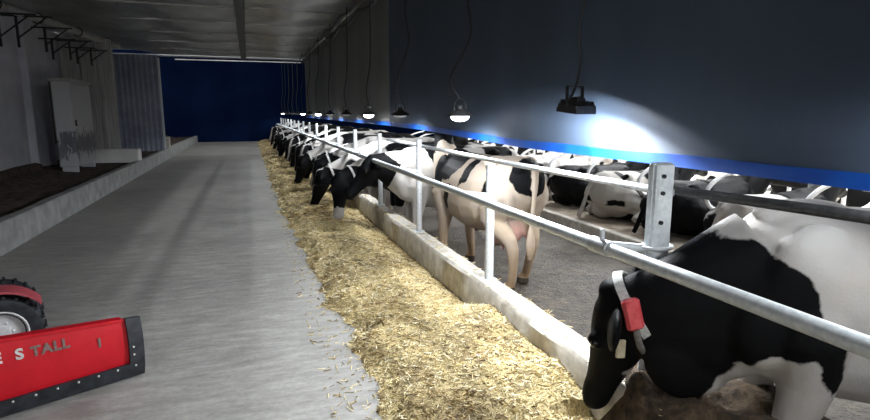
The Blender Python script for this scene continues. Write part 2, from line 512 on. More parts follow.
struct(MB().box((-2.86, -6, -.2), (1.72, 36, 0)), 'floor', M['floor'])
struct(MB().box((1.80, -6, -.4), (18, 36, -.20)), 'floor_cow_alley', M['slurry'])
struct(MB().box((4.70, -6, -.2), (10.2, 36, .0)), 'floor_stall_platform', M['stall_bed'])
struct(MB().box((7.5, -6, .0), (10.16, 36, .03)), 'floor_bed_overlit', M['bed_overlit'])  # strip added so the second-row bed looks overlit
struct(MB().box((4.62, -6, -.2), (4.74, 36, .04), bev=.012), 'trim_1', M['concrete_pale'])
struct(MB().box((10.14, -6, -.2), (10.26, 36, .04), bev=.012), 'trim_2', M['concrete_pale'])

def rough_box(lo, hi, seg, amp, seed, flats=None):
    """long bar along Y with uneven edges"""
    x0, y0, z0 = lo; x1, y1, z1 = hi
    n = int((y1-y0)/seg); rs = []
    for i in range(n+1):
        y = y0 + (y1-y0)*i/n
        q = []
        prof = [(x0, z0), (x0, z1-.03), (x0+.02, z1), ((x0+x1)/2, z1+.004), (x1-.02, z1), (x1, z1-.03), (x1, z0)]
        for j, (x, z) in enumerate(prof):
            nz = noise.noise_vector(Vector((x*9+seed, y*2.2, z*9)))
            k = 0 if z == z0 else amp
            q.append(Vector((x+nz.x*k, y, z+nz.z*k)))
        rs.append(list(reversed(q)))
    return MB().rings(rs)
struct(rough_box((1.70, -2.0, -.2), (1.89, 35, .30), .25, .016, 3), 'trim_3', M['concrete_pale'], True)
struct(rough_box((-3.00, -2.0, 0), (-2.83, 35, .37), .35, .012, 9), 'trim_4', M['kerb'], True)

# roof film with sagging bays, ending at a pale pipe
def film():
    b = MB(); nx, ny = 46, 110
    X0, X1, Y0, Y1 = -6.2, 2.2, -3.0, 22.6
    v = []
    for j in range(ny+1):
        for i in range(nx+1):
            x = X0+(X1-X0)*i/nx; y = Y0+(Y1-Y0)*j/ny
            bay = (y % 2.05)/2.05
            bx = ((x+6.2) % 2.1)/2.1
            z = 3.72 - .07*math.sin(PI*bay)*math.sin(PI*bx)**.6 + .05*noise.noise(Vector((x*1.3, y*.9, 2)))*math.sin(PI*bay)
            v.append((x, y, z + .12*min(1, max(0, (-2.8-x)/.8))))
    f = []
    W = nx+1
    for j in range(ny):
        for i in range(nx):
            f.append((j*W+i, (j+1)*W+i, (j+1)*W+i+1, j*W+i+1))
    b.add(v, f)
    for j in range(0, 13):       # seams
        y = j*2.05
        b.box((-2.6, y-.012, 3.70), (X1, y+.012, 3.735))
    return b
struct(film(), 'ceiling', M['film'], True)
tag(MB().box((-.14, -3, 3.60), (.04, 22.6, 3.74), bev=.01).build('ceiling_beam', M['galv_dark'], None, False), kind='structure')
tag(MB().tube([(-6.2, 22.66, 3.69), (2.25, 22.66, 3.66)], .035, 10).build('trim_5', M['galv_white']), kind='structure')
# navy end wall beyond, high roof over the barn and over the far end
struct(MB().box((-12, 35, 0), (18, 35.2, 9)), 'wall_back', M['navy_wall'])
struct(MB().box((2.2, -6, 5.0), (18, 36, 5.1)), 'ceiling_barn', M['roof_dark'])
struct(MB().box((-12, 22.8, 8.8), (2.2, 36, 9)), 'ceiling_far', M['roof_dark'])
struct(MB().box((2.3, -6.2, -.2), (18, -6, 5)), 'light_block_front', M['barn_wall'])  # unseen wall added to keep sky light off the cows
struct(MB().box((18, -6, -.2), (18.2, 36, 5)), 'wall_right', M['barn_wall'])
struct(MB().box((-12, 22.7, 0), (-11.8, 36, 9)), 'wall_far_left', M['navy_wall'])

# left side: earth bed, plastered wall panels, recess and boards
def soil():
    b = MB(); v = []; f = []; nx, ny = 22, 150
    for j in range(ny+1):
        for i in range(nx+1):
            x = -6.2 + 3.25*i/nx; y = -2 + 37*j/ny
            z = .30 + .05*noise.fractal(Vector((x*1.5, y*1.5, 5)), 1.0, 2.0, 4) + .05*noise.noise(Vector((x*6, y*6, 1)))
            z += .13*max(0, min(1, (-4.0-x)/.7))
            v.append((x, y, z))
    W = nx+1
    for j in range(ny):
        for i in range(nx): f.append((j*W+i, j*W+i+1, (j+1)*W+i+1, (j+1)*W+i))
    b.add(v, f)
    b.box((-6.2, -2, 0), (-2.96, 35, .2))
    return b
struct(soil(), 'floor_earth_bed', M['soil'], True)
wl = MB()
wl.box((-4.95, -3, 0), (-4.75, 15.0, 3.75))
wl.box((-4.95, 15.0, 0), (-4.60, 16.3, 3.75), bev=.02)     # pilaster
wl.box((-4.95, 16.3, 0), (-4.75, 16.7, 3.75))
wl.box((-4.95, 16.7, 0), (-4.75, 18.4, .9)); wl.box((-4.95, 16.7, 2.5), (-4.75, 18.4, 3.75))
wl.box((-4.95, 18.4, 0), (-4.75, 22.6, 3.75))
struct(wl, 'wall_left', M['plaster'])
tag(rough_box((-4.74, -2, .2), (-4.52, 14.9, .52), .3, .03, 5).build('baseboard_left', M['soil']), kind='structure')
wf = MB()
for (y0, y1) in ((16.68, 16.74), (17.5, 17.58), (18.36, 18.42)): wf.box((-4.80, y0, .88), (-4.70, y1, 2.52))
wf.box((-4.80, 16.68, 2.46), (-4.72, 18.42, 2.54)); wf.box((-4.80, 16.68, .88), (-4.72, 18.42, .94))
struct(wf, 'window_1', M['black_metal'])
struct(MB().box((-4.93, 16.7, .88), (-4.88, 18.42, 2.54)), 'opening_light_block', M['board'])  # panel added behind the opening to shut out the bright sky

# ------------------------------------------------------------------ hanging curtains
def curtain(name, y0, y1, zb0, zb1, mat, label, fold):
    ny = int((y1-y0)/.09); nz = 14
    root = empty(name, (2.15, (y0+y1)/2, 1.4)); off = Vector(root.location)
    def surf(za, zb, dx, th, per_y):
        v = []; f = []
        for side in (0, 1):
            for j in range(ny+1):
                y = y0+(y1-y0)*j/ny
                lo, hi = per_y(y)
                for i in range(nz+1):
                    t = i/nz; z = lo+(hi-lo)*t
                    x = 2.15 + dx + side*th + fold*math.sin(y*3.1+.5*math.sin(y*1.3))*(.4+.6*(1-t)) + .02*noise.noise(Vector((y*.8, z*.8, 3)))
                    v.append(Vector((x, y, z))-off)
        W = nz+1; N = (ny+1)*W
        for j in range(ny):
            for i in range(nz):
                a = j*W+i
                f.append((a, a+1, a+W+1, a+W)); f.append((N+a, N+a+W, N+a+W+1, N+a+1))
        for j in range(ny):
            a = j*W; f.append((a, a+W, N+a+W, N+a)); a += nz; f.append((a, N+a, N+a+W, a+W))
        for i in range(nz):
            f.append((i, N+i, N+i+1, i+1)); a = ny*W+i; f.append((a, a+1, N+a+1, N+a))
        return MB().add(v, f)
    zbf = lambda y: float(np.interp(y, [-1.5, 4.2, 7.2, 8.9, 22.5], [1.37, 1.368, 1.435, 1.45, 1.48]))
    surf(0, 0, 0, .012, lambda y: (zbf(y)+.03, 3.70)).build('sheet', mat, root)
    surf(0, 0, -.012, .035, lambda y: (zbf(y), zbf(y)+.062+.012*noise.noise(Vector((y*1.5, 0, 0))))).build('hem', M['blue_hem'], root)['label'] = 'bright blue bottom hem'
    return tag(root, label, 'curtain')
curtain('curtain', -5.7, 8.86, 1.365, 1.445, M['curtain_near'], 'large slate blue tarpaulin curtain on the right with blue hem, nearest the camera', .006)
curtain('curtain', 8.90, 22.5, 1.445, 1.47, M['curtain_far'], 'grey tarpaulin curtain further down the barn, beyond the slate blue one', .022)

# cables bunched along the top of the curtain
for k, (dx, dzz, lab) in enumerate([(0, 0, 'thick black cable sagging along the top edge of the curtains'), (-.13, .06, 'thinner black cable strung along the ceiling beside the thick one')]):
    pts = []
    for i in range(40):
        y = 5 + 17.3*i/39
        sag = abs(math.sin(y*1.45+k))*.10
        pts.append((2.05+dx, y, 3.60+dzz-sag-.10*(1-i/39)*(k == 0)))
    tag(MB().tube(pts, .035 if k == 0 else .018, 8).build('hanging_cable', M['cable']), lab, 'cable')

# ------------------------------------------------------------------ lamps on cords
def lamp_light(parent, loc, power, tilt, size=165, blend=.35):
    l = bpy.data.lights.new('lamp_beam', 'SPOT'); l.energy = power; l.spot_size = math.radians(size); l.spot_blend = blend
    l.shadow_soft_size = .14; l.color = (.92, .96, 1.0)
    o = bpy.data.objects.new('lamp_beam', l); COL.objects.link(o)
    o.location = loc
    d = Vector(tilt).normalized(); o.rotation_euler = d.to_track_quat('-Z', 'Y').to_euler()
    return o

def bell_lamp(loc, cord, lit=True):
    root = empty('hanging_lamp', loc)
    s = MB(); prof = [(.015, .10), (.030, .098), (.034, .07), (.05, .055), (.10, .03), (.125, .0), (.118, .0), (.095, .022), (.05, .04), (.02, .042)]
    s.lathe(prof, 24); s.build('lamp_shade', M['black_metal'] if not lit else M['galv_dark'], root)
    MB().ell((0, 0, -.004), (.085, .085, .045 if lit else .02), 16, 8).build('lens', M['bulb'] if lit else M['galv_white'], root)
    MB().tube(smooth_path([(-.055, 0, .045), (-.055, 0, .12), (0, 0, .16), (.055, 0, .12), (.055, 0, .045)], 4), .006, 6).build('bracket', M['black_metal'], root)
    MB().tube(smooth_path([(0, 0, .155)] + cord, 6), .010, 6).build('cord', M['cable'], root)
    return root

def flood_lamp(loc, cord, rz=0.0, pitch=.0):
    root = empty('flood_lamp', loc, rz)
    R = Matrix.Rotation(pitch, 4, 'X')
    h = MB(); h.box((-.13, -.10, -.012), (.13, .10, .035), M=R, bev=.01)
    for (a_, b_) in (((-.13, -.10, -.04), (.13, -.088, 0)), ((-.13, .088, -.04), (.13, .10, 0)), ((-.13, -.10, -.04), (-.118, .10, 0)), ((.118, -.10, -.04), (.13, .10, 0))): h.box(a_, b_, M=R)
    for i in range(9): h.box((-.11+i*.026, -.085, .03), (-.102+i*.026, .085, .06), M=R)
    h.build('housing', M['black_metal'], root)
    MB().box((-.115, -.085, -.016), (.115, .085, -.010), M=R).build('lens', M['bulb'], root)
    MB().box((-.05, -.04, .05), (.05, .04, .085), M=R, bev=.006).build('driver_box', M['black_metal'], root)
    br = MB()
    br.box((-.135, -.012, 0), (-.125, .012, .17)); br.box((.06, -.012, 0), (.07, .012, .17)); br.box((-.135, -.012, .165), (.07, .012, .175))
    br.build('bracket', M['black_metal'], root)
    MB().tube(smooth_path([(-.10, 0, .06)] + cord, 6), .011, 6).build('cord', M['cable'], root)
    return root

LAMPS = [  # y, kind, lit
    (.85, 'flood', 1), (2.94, 'flood', 1), (4.89, 'bell', 1), (7.05, 'dark', 1), (9.05, 'bell', 1), (11.25, 'dark', 1), (13.6, 'dark', 1), (16.0, 'bell', 1),
    (18.3, 'dark', 1), (20.6, 'bell', 1), (23.0, 'dark', 1), (25.4, 'dark', 1), (28.0, 'dark', 1), (30.6, 'dark', 1), (33.0, 'bell', 1)]
ORD = ['second', 'third', 'fourth', 'fifth', 'sixth', 'seventh', 'eighth', 'ninth', 'tenth', 'eleventh', 'twelfth', 'thirteenth', 'fourteenth', 'fifteenth']
LP = 110.0
for k, (y, kind, lit) in enumerate(LAMPS):
    z = 1.68 if y < 3 else 1.62
    x = 1.85
    top = (3.70 - z) if y < 22.6 else 4.5
    if kind == 'flood':
        r = flood_lamp((x, y, z), [(.0, .01, .20), (.05, .02, .42), (.03, .03, .62), (.09, .0, 1.1), (.10, .0, top)], .35, .12)
        r.scale = (.72, .72, .72)
        tag(r, 'square black flood lamp on a cord before the slate curtain, closest hanging lamp in view' if y > 2 else 'square black flood lamp hung just right of the picture edge', 'lamp')
        lamp_light(r, (x, y+.02, z-.045), LP*(3.0 if y > 2 else .35), (.10, .22, -1), 168, .10)
    else:
        cords = {4.89: [(-.10, 0, .32), (.02, .0, .55), (.10, 0, .75), (.06, 0, 1.1), (.05, 0, 1.6), (.06, 0, top)],
                 7.05: [(-.05, 0, .34), (-.02, 0, .5), (.12, 0, .9), (.08, 0, 1.3), (.09, 0, top)]}
        c = cords.get(y, [(-.03, 0, .4), (.04*math.sin(y*3), 0, .8), (.05, 0, 1.3), (.06, 0, top)])
        r = bell_lamp((x, y, z), c, kind == 'bell')
        if y == 4.89: lab = 'bell lamp with bright white glow on a kinked cord, second hanging lamp from the front'
        elif kind == 'dark' and y < 12: lab = 'dark bell lamp %s' % ('just left of the brightest bell lamp' if y < 8 else 'before the grey curtain, next past the lamp at the curtain seam')
        elif kind == 'dark': lab = 'dark bell lamp %s, %s in the row from the front' % ('before the grey curtain' if y < 22 else 'beyond the end of the curtains', ORD[k-2])
        elif y == 9.05: lab = 'glowing bell lamp at the seam where the slate curtain meets the grey one'
        elif y < 22: lab = 'glowing bell lamp before the grey curtain, %s in the row from the front' % ORD[k-2]
        else: lab = 'small glowing bell lamp beyond the end of the curtains, %s in the row' % ORD[k-2]
        tag(r, lab, 'lamp', 'lamps hung over the feed line')
        lamp_light(r, (x, y, z-.055), LP*(1.05 if kind == 'bell' else .85)*(1 if y < 22 else .4), (.0, .12, -1), 164, .16)

# ------------------------------------------------------------------ feed rail, posts, back rail
RX, RZ = 1.55, 1.03
root = empty('feed_rail', (RX, 0, RZ))
MB().tube([(0, -1.2, .0), (0, 2.2, 0), (0, 6, 0), (0, 34.3, -.02)], .030, 14).build('pipe', M['galv'], root)
for y in (2.20, 8.3, 14.2, 20.1, 26.0, 31.8):
    c = MB(); c.tube([(0, y-.07, 0), (0, y+.07, 0)], .037, 14)
    c.lathe([(.012, 0), (.012, .05), (.006, .055)], 8, 0, Matrix.Translation((0, y, .03)))
    c.build('coupling', M['galv_white'], root)
tag(root, 'long galvanised pipe rail running over the feed kerb at neck height', 'rail')

def post(y, top, r, label, sleeve=False, arm=0.0):
    root = empty('rail_post', (1.84 if sleeve else 1.80, y, .30))
    if sleeve:
        p = MB(); p.box((-.05, -.038, .50), (.05, .038, top-.30), bev=.01); p.box((-.055, -.01, .50), (.055, .01, top-.305))
        p.build('upright', M['galv'], root)
        MB().tube([(-.035, 0, -.02), (-.035, 0, .62)], .022, 12).build('lower_pipe', M['galv'], root)
        for z in (.98, .84, 1.06): MB().tube([(-.02, -.05, z), (-.02, .03, z)], .010, 8).build('bolt', M['black_metal'], root)
        MB().tube([(.075*math.cos(a), .06*math.sin(a), .715) for a in [2*PI*i/20 for i in range(21)]], .010, 8).build('clamp', M['galv_white'], root)
    else:
        p = MB().tube([(0, 0, -.02), (0, 0, top-.30)], r, 14); p.build('upright', M['galv_white'] if y > 3 else M['galv'], root)
        MB().lathe([(r*1.9, -.015), (r*1.9, .012), (r, .016)], 14).build('base_plate', M['galv'], root)
        MB().tube([(r*1.25*math.cos(a), r*1.25*math.sin(a), .66) for a in [2*PI*i/16 for i in range(17)]], .008, 8).build('clamp', M['galv'], root)
    a = MB().tube([(RX-1.80, arm, RZ-.30), (0, 0, .70)], .021, 10); a.build('bracket_arm', M['galv'], root)
    return tag(root, label, 'post', 'posts along the feed kerb')
post(2.17, 1.42, .05, 'thick flat-sided galvanised post with a bracket arm, nearest post behind the rail', True, .05)
post(4.06, 1.25, .036, 'short round pale post standing on the kerb before the standing cow, second from the front')
post(6.05, 1.36, .034, 'round pale post at the shoulder of the standing cow, third from the front')
for k in range(14):
    post(8.05+2.0*k, 1.36, .034, 'round pale post among the feeding cows, %s post from the front' % (['fourth', 'fifth', 'sixth', 'seventh', 'eighth', 'ninth', 'tenth', 'eleventh', 'twelfth', 'thirteenth', 'fourteenth', 'fifteenth', 'sixteenth', 'seventeenth'][k]))
tag(MB().tube([(1.90, 2.16, 1.275), (1.90, 4, 1.265), (1.90, 8, 1.275)], .020, 10).build('neck_rail', M['galv_white']), 'pale upper rail behind the posts, passing over the standing cow', 'rail')
tag(MB().tube([(1.90, 2.12, 1.29), (1.92, 1.3, 1.31), (1.95, -.6, 1.32)], .022, 10).build('neck_rail', M['galv_dark']), 'dark upper rail crossing over the back of the large cow', 'rail')

# ------------------------------------------------------------------ feed
def feed_h(x, y):
    e = .62 + .10*noise.noise(Vector((y*1.1, 3, 0))) + .09*noise.noise(Vector((y*3.3, 7, 0))) - .18*min(1, max(0, (y-4)/6))
    u = (x-e)/.35
    if u <= 0: return -.02 + .012*min(0, u)
    s = min(1, u); s = s*s*(3-2*s)
    h = .05*min(1, u*2) + .10*s*(.75+.5*noise.noise(Vector((x*2.2, y*1.7, 1)))) + .035*noise.noise(Vector((x*6, y*6, 4))) + .012*noise.noise(Vector((x*22, y*22, 9)))
    # eaten-out hollow beside the kerb, with the feed pushed up on it here and there
    k = max(0, min(1, (x-1.28)/.35))
    hol = noise.noise(Vector((3.3, y*.9, 2)))
    h *= 1 - k*(.85 if hol < .15 else .25)
    if hol > .15: h += k*.10*min(1, (hol-.15)*4)
    return max(h, .004)
def feed():
    b = MB(); v = []; f = []
    nx = 44; ys = list(np.arange(-.6, 9, .035)) + list(np.arange(9, 34.5, .12))
    for y in ys:
        for i in range(nx+1):
            x = .25 + 1.46*i/nx
            v.append((x, float(y), feed_h(x, float(y))))
    W = nx+1
    for j in range(len(ys)-1):
        for i in range(nx): f.append((j*W+i, j*W+i+1, (j+1)*W+i+1, (j+1)*W+i))
    b.add(v, f); nbase = len(v)
    tint = [0.5]*nbase
    def strand(x, y, z, L, r, tn):
        a = random.uniform(0, 2*PI); el = random.gauss(0, .25)
        d = Vector((math.cos(a)*math.cos(el), math.sin(a)*math.cos(el), math.sin(el)))
        n1 = d.orthogonal().normalized(); n2 = d.cross(n1)
        c = Vector((x, y, z)); pts = []
        for t in (-.5, .5):
            for k in range(3):
                an = 2*PI*k/3
                pts.append(c + d*(t*L) + (n1*math.cos(an)+n2*math.sin(an))*r)
        b.add(pts, [(0, 1, 4, 3), (1, 2, 5, 4), (2, 0, 3, 5), (2, 1, 0), (3, 4, 5)], 1)
        tint.extend([tn]*6)
    for i in range(34000):
        near = i < 27000
        y = .8 + 8.4*random.random()**1.5 if near else random.uniform(8.5, 33)
        x = random.uniform(.35, 1.72)
        h = feed_h(x, y)
        stray = h < 0
        if stray and random.random() > .12: continue
        sc = 1 if near else 2.0
        dark = noise.noise(Vector((x*1.6, y*1.2, 11))) + .6*noise.noise(Vector((x*5, y*5, 3)))
        if dark > .18 and random.random() < .75: tn0 = random.choice([.05, .12, .2, .28, .35])
        else: tn0 = None
        tn = tn0 if tn0 is not None and not stray else random.choice([.05, .3, .45, .55, .6, .7, .8, .9, 1.0]) if not stray else random.choice([.2, .5, .7])
        strand(x, y, max(h, 0)+.005*sc, random.uniform(.015, .06)*sc, random.uniform(.0016, .0034)*sc, tn)
    for i in range(500):                 # spilled on top of the kerb
        y = random.uniform(1.8, 14); strand(random.uniform(1.69, 1.88), y, .312, random.uniform(.02, .06), .0025, random.uniform(.4, .9))
    o = b.build('feed', [M['feed'], M['straw']])
    a = o.data.attributes.new('tint', 'FLOAT', 'POINT'); a.data.foreach_set('value', np.array(tint, dtype=np.float32))
    return tag(o, 'long heap of yellow chopped feed and straw along the kerb', 'feed', None, 'stuff')
feed()
def heap():
    b = MB(); v = []; f = []; n = 40
    for j in range(n+1):
        for i in range(n+1):
            x = 1.60+1.0*i/n; y = 1.10+1.50*j/n
            u = (i/n-.45)/.5; w = (j/n-.5)/.5
            g = max(0, 1-u*u-w*w)
            z = -.01 + .43*min(1, g*2.2)*(.8+.25*noise.noise(Vector((x*4, y*4, 8)))) + (.03*noise.noise(Vector((x*16, y*16, 3))) + .015*noise.noise(Vector((x*40, y*40, 3))))*min(1, g*3)
            v.append((x, y, z))
    W = n+1
    for j in range(n):
        for i in range(n): f.append((j*W+i, j*W+i+1, (j+1)*W+i+1, (j+1)*W+i))
    return b.add(v, f)
tag(heap().build('trampled_feed', M['spoiled']), 'dark brown trampled feed heaped over the kerb under the large cow\'s head', 'feed', None, 'stuff')

# ------------------------------------------------------------------ the herd
# large cow, front right
HERO_LOC, HERO_RZ, HERO_S = (2.72, 1.64, -.20), PI - .32, 1.12
hero_polys = [
    [(.90, 1.5), (.848, 1.162), (.792, 1.173), (.745, 1.192), (.659, 1.181), (.592, 1.115), (.533, 1.071), (.49, 1.004), (.472, .939), (.442, .875), (.415, .825), (.385, .727),
     (.35, .684), (.367, .64), (.406, .628), (.442, .656), (.474, .743), (.505, .79), (.538, .751), (.608, .755), (.66, .727), (.700, .64), (.74, .56), (.80, .42), (.95, .2), (1.0, -.3), (2.0, -.3), (2.0, 1.5)],
]
def hero_patch(co, u, hv, hr, ih):
    p = seg_dist(co[:, [0, 2]], hero_polys[0])
    p = np.maximum(p, np.where(ih > .3, .3, -1))
    jaw = .06 - np.sqrt(((u-.30)/1.3)**2 + (hv+.15)**2 + 0*hr)      # white patch under the jaw
    return np.where(jaw > -.05, np.minimum(p, -jaw), p)
me, fr = cow_mesh('cow', M['hide_set'], (1.05, -.13, .835), (.13, -.26, -1), -.60, .012, False, {('f', 1): .04, ('f', -1): -.10}, (.87, -.02, .88), hero_patch, thick=1.5, eared=1.25)
hero = place(me, HERO_LOC, HERO_RZ, HERO_S)
tag(hero, 'large white cow with black head and shoulders eating at right front, wearing a collar', 'cow')

def collar_on(cow, fr, t0, mat, wid=.022):
    """a band around the neck at parameter t0"""
    P0, mid, P2 = fr['P0'], fr['mid'], fr['P2']
    t = t0
    c = P0*(1-t)**2 + mid*2*t*(1-t) + P2*t*t
    T = ((mid-P0)*(1-t) + (P2-mid)*t).normalized(); R = Vector((0, 0, 1)).cross(T).normalized(); U = T.cross(R)
    hw = .185*(1-t) + .098*t; hh = .30*(1-t)**1.2 + .135*t**.8
    return c, T, R, U, hw, hh
def band(c, T, R, U, hw, hu, hd, wid, th, lean=0.0):
    n = 36; rs = []
    inner = superring(c, R, U, hw, hu, hd, n, 2.1); outer = superring(c, R, U, hw+th, hu+th, hd+th, n, 2.1)
    v = []; f = []
    for j in range(n):
        sl = T*(lean*((inner[j]-c).dot(U)))
        v += [inner[j]-T*wid+sl, outer[j]-T*wid+sl, outer[j]+T*wid+sl, inner[j]+T*wid+sl]
    for j in range(n):
        a = j*4; b2 = ((j+1) % n)*4
        for k in range(4): f.append((a+k, a+(k+1) % 4, b2+(k+1) % 4, b2+k))
    return MB().add(v, f)
c, T, R, U, hw, hh = collar_on(hero, fr, .86, None)
band(c, T, R, U, hw*1.02, hh*.99, hh*1.16, .020, .010, .35).build('collar', M['collar'], hero)['label'] = 'pale webbing collar'
HDc, D, HR, HU = fr['hd'], fr['D'], fr['HR'], fr['HU']
side = 1 if HR.y > 0 else -1
tg = MB(); Mx = Matrix.Translation(c + R*(hw+.03)*(1 if R.y > 0 else -1) + U*(.02)) @ Matrix.Rotation(.25, 4, 'Y')
tg.box((-.035, -.018, -.075), (.035, .022, .06), M=Mx, bev=.012)
tg.build('collar_tag', M['tag_red'], hero)['label'] = 'red plastic transponder on the collar'
st = MB().tube(smooth_path([c + R*(hw+.02)*(1 if R.y > 0 else -1) - U*.05, c + R*(hw*.98+.015)*(1 if R.y > 0 else -1) - U*.12 , c + R*(hw*.6)*(1 if R.y > 0 else -1) - U*(hh*1.18)], 5), .014, 8)
st.build('strap', M['strap_dark'], hero)['label'] = 'dark strap hanging down from the collar'
et = MB(); A = HDc + HR*(side*.20) - HU*.035
et.box((-.014, -.006, -.075), (.022, .006, .0), M=Matrix.Translation(A + Vector((0, .03, -.015))), bev=.003)
et.build('ear_tag', M['tag_yellow'], hero)

# the cow standing lengthwise behind the second post
stand_polys = [[(.30, 1.0), (.35, .95), (.62, .80), (.60, .98), (.45, 1.4), (-.10, 1.4), (-.05, 1.15), (.10, 1.02)],
               [(-.30, 1.4), (-.28, 1.05), (-.15, .98), (-.18, 1.4)], [(.02, .98), (.18, .70), (.30, .66), (.30, .8), (.12, .98)],
               [(-.55, 1.08), (-.50, .85), (-.66, .84), (-.70, 1.0)], [(-.80, 1.4), (-.84, 1.12), (-.91, .98), (-.97, .9), (-.97, 1.4)]]
me, _ = cow_mesh('cow', M['hide_dirty'], (.98, -.10, 1.50), (.45, -.85, -.30), 0, .015, False, {('f', 1): .08, ('f', -1): -.08, ('h', 1): -.08, ('h', -1): .12}, (.80, 0, 1.20), polys_pattern(stand_polys, True), .06)
cow2 = place(me, (2.50, 5.96, -.2), PI/2 + .17, 1.08)
tag(cow2, 'brown-stained white and black cow standing lengthwise behind the second post, rump towards us', 'cow')

# feeding row
dark_polys = [[(.62, .4), (.70, 1.5), (1.9, 1.5), (1.9, .3), (.9, .3)], [(.0, 1.4), (.05, 1.15), (.25, 1.05), (.35, 1.4)], [(-.5, 1.4), (-.3, .8), (-.7, .7), (-.9, 1.4)]]
me3, f3 = cow_mesh('cow', M['hide_set'], (1.00, -.04, 1.10), (.72, .14, -.85), 0, .018, False, None, None, polys_pattern([[(.86, .3), (.84, 1.5), (1.9, 1.5), (1.9, .2)], dark_polys[1], dark_polys[2]]))
cow3 = place(me3, (2.60, 7.35, -.2), PI, 1.06)
tag(cow3, 'white-chested cow with a dark head raised over the kerb, just past the third post', 'cow')
meA, fA = cow_mesh('cow', M['hide'], (1.36, .0, .82), (.22, .0, -1), 0, .022, patch=pattern_common)
meB, fB = cow_mesh('cow', M['hide'], (1.32, .10, .90), (.35, .25, -1), 0, .022, False, {('f', 1): .1}, patch=pattern_common)
meC, fC = cow_mesh('cow', M['hide'], (1.38, -.08, .76), (.32, -.12, -1), 0, .022, False, {('f', -1): .1, ('h', 1): .1}, patch=pattern_common)
def nose_white(co, u, hv, hr, ih):
    p = pattern_common(co, u, hv, hr, ih)*1.0 + ih*.5
    return np.where((u > .38) & (ih > .1), -.6, p) - .0
meN, fN = cow_mesh('cow', M['hide'], (1.30, .26, .82), (.14, .40, -1), 0, .020, False, None, patch=nose_white)
y = 8.35; k = 0
while y < 33.6:
    me = [meN, meC, meA, meB, meC, meA, meB][k] if k < 7 else random.choice([meA, meB, meC])
    x = 2.62 + (0 if k == 0 else random.uniform(-.06, .10))
    c = place(me, (x, y, -.2), PI + random.uniform(-.08, .08), random.uniform(1.0, 1.08))
    lab = ['black-faced cow with a white muzzle in the feed, left of the white-chested cow',
           'cow with its lowered black head third along the feeding row from the standing cow',
           'cow with lowered dark head fourth along the feeding row, beside the fourth post'][k] if k < 3 else \
          'black and white cow feeding under the far rail, %d places past the white-muzzled cow' % k
    tag(c, lab, 'cow', 'cows feeding in the row')
    col = band(*collar_on(c, {meA: fA, meB: fB, meC: fC, meN: fN}[me], .80, None)[:4], *(lambda q: (q[4]*1.03, q[5]*1.0, q[5]*1.17))(collar_on(c, {meA: fA, meB: fB, meC: fC, meN: fN}[me], .80, None)), .016, .008).build('collar', M['collar'], c)
    k += 1; y = 8.35 + k*1.0 + random.uniform(-.08, .08)

# cows lying in the stalls
lie_white = [[(-.20, 1.0), (-.25, .62), (-.02, .58), (.05, 1.0)], [(-.55, .24), (-.35, .40), (-.15, .28), (-.10, -.1), (-.6, -.1)], [(-.62, .50), (-.57, .40), (-.47, .42), (-.49, .52)], [(-.88, .34), (-.85, .26), (-.76, .27), (-.78, .36)],
             [(-.72, .72), (-.66, .62), (-.58, .66), (-.60, .74)], [(.3, 1.0), (.35, .4), (.6, .1), (1.0, .3), (1.0, 1.0)]]
meLW, _ = cow_mesh('cow', M['hide_grey'], (1.10, .05, .78), (.9, .2, -.4), 0, .018, True, patch=polys_pattern(lie_white))
meLB, _ = cow_mesh('cow', M['hide_set'], (1.10, -.05, .78), (.9, -.3, -.4), 0, .018, True, patch=polys_pattern([[(-1.2, .05), (-1.2, .42), (-.9, .62), (-.8, 1.2), (1.8, 1.4), (1.8, -.2), (-.5, -.2)]]))
meLS, _ = cow_mesh('cow', M['hide_set'], (1.12, .05, .78), (.9, .25, -.4), 0, .018, True, patch=polys_pattern([[(-.93, .50), (-.90, .40), (-.80, .38), (-.76, .50), (-.84, .56)], [(-.70, .70), (-.66, .58), (-.54, .60), (-.56, .72)], [(-.92, .36), (-.88, .14), (-.66, .10), (-.62, .34), (-.78, .42)], [(-.72, .62), (-.70, .46), (-.48, .44), (-.42, .58), (-.55, .66)], [(-.15, 1.0), (-.2, .4), (.3, .3), (1.8, .2), (1.8, 1.2)]]))
meLR, _ = cow_mesh('cow', M['hide'], (1.10, .05, .78), (.9, .2, -.4), 0, .024, True, patch=pattern_lying)
SP = .0
for (x, yy, me, rz, s, lab) in [
    (5.98, 8.66, meLB, .10, 1.02, 'black cow lying in a stall behind the standing cow\'s rump, white tail end'),
    (5.92, 7.38, meLW, .16, 1.06, 'dusty white cow with black spots lying with its rump at the stall kerb'),
    (5.98, 6.10, meLB, .12, 1.05, 'black cow lying in the stall behind the thick front post'),
    (5.90, 4.90, meLS, .16, 1.02, 'white-rumped cow with round black spots lying just behind the large cow')]:
    tag(place(me, (x, yy, SP), rz, s), lab, 'cow')
for i, yy in enumerate([9.94, 11.22, 13.78, 15.06, 17.62]):
    tag(place(meLR, (5.98, yy, SP), random.uniform(-.1, .15), 1.02), 'cow lying in the near stall row, %s' % (['next beyond the black one behind the standing cow', 'two stalls beyond the black one', 'far along behind the feeding heads', 'farther along behind the feeding heads', 'at the far end seen between posts'][i]), 'cow', 'cows lying in the stalls')
for i, yy in enumerate([3.30, 5.86, 7.14, 9.70, 12.26, 14.82]):
    tag(place(meLR, (9.28, yy, SP), PI + random.uniform(-.12, .12), .97), 'cow lying in the second stall row under the hem, %s from the right' % ['first', 'second', 'third', 'fourth', 'fifth', 'sixth', 'seventh', 'eighth', 'ninth', 'tenth'][i], 'cow', 'cows lying in the stalls')
meF, _ = cow_mesh('cow', M['hide'], (1.25, .05, 1.25), (.9, .1, -.5), 0, .026, patch=pattern_common)
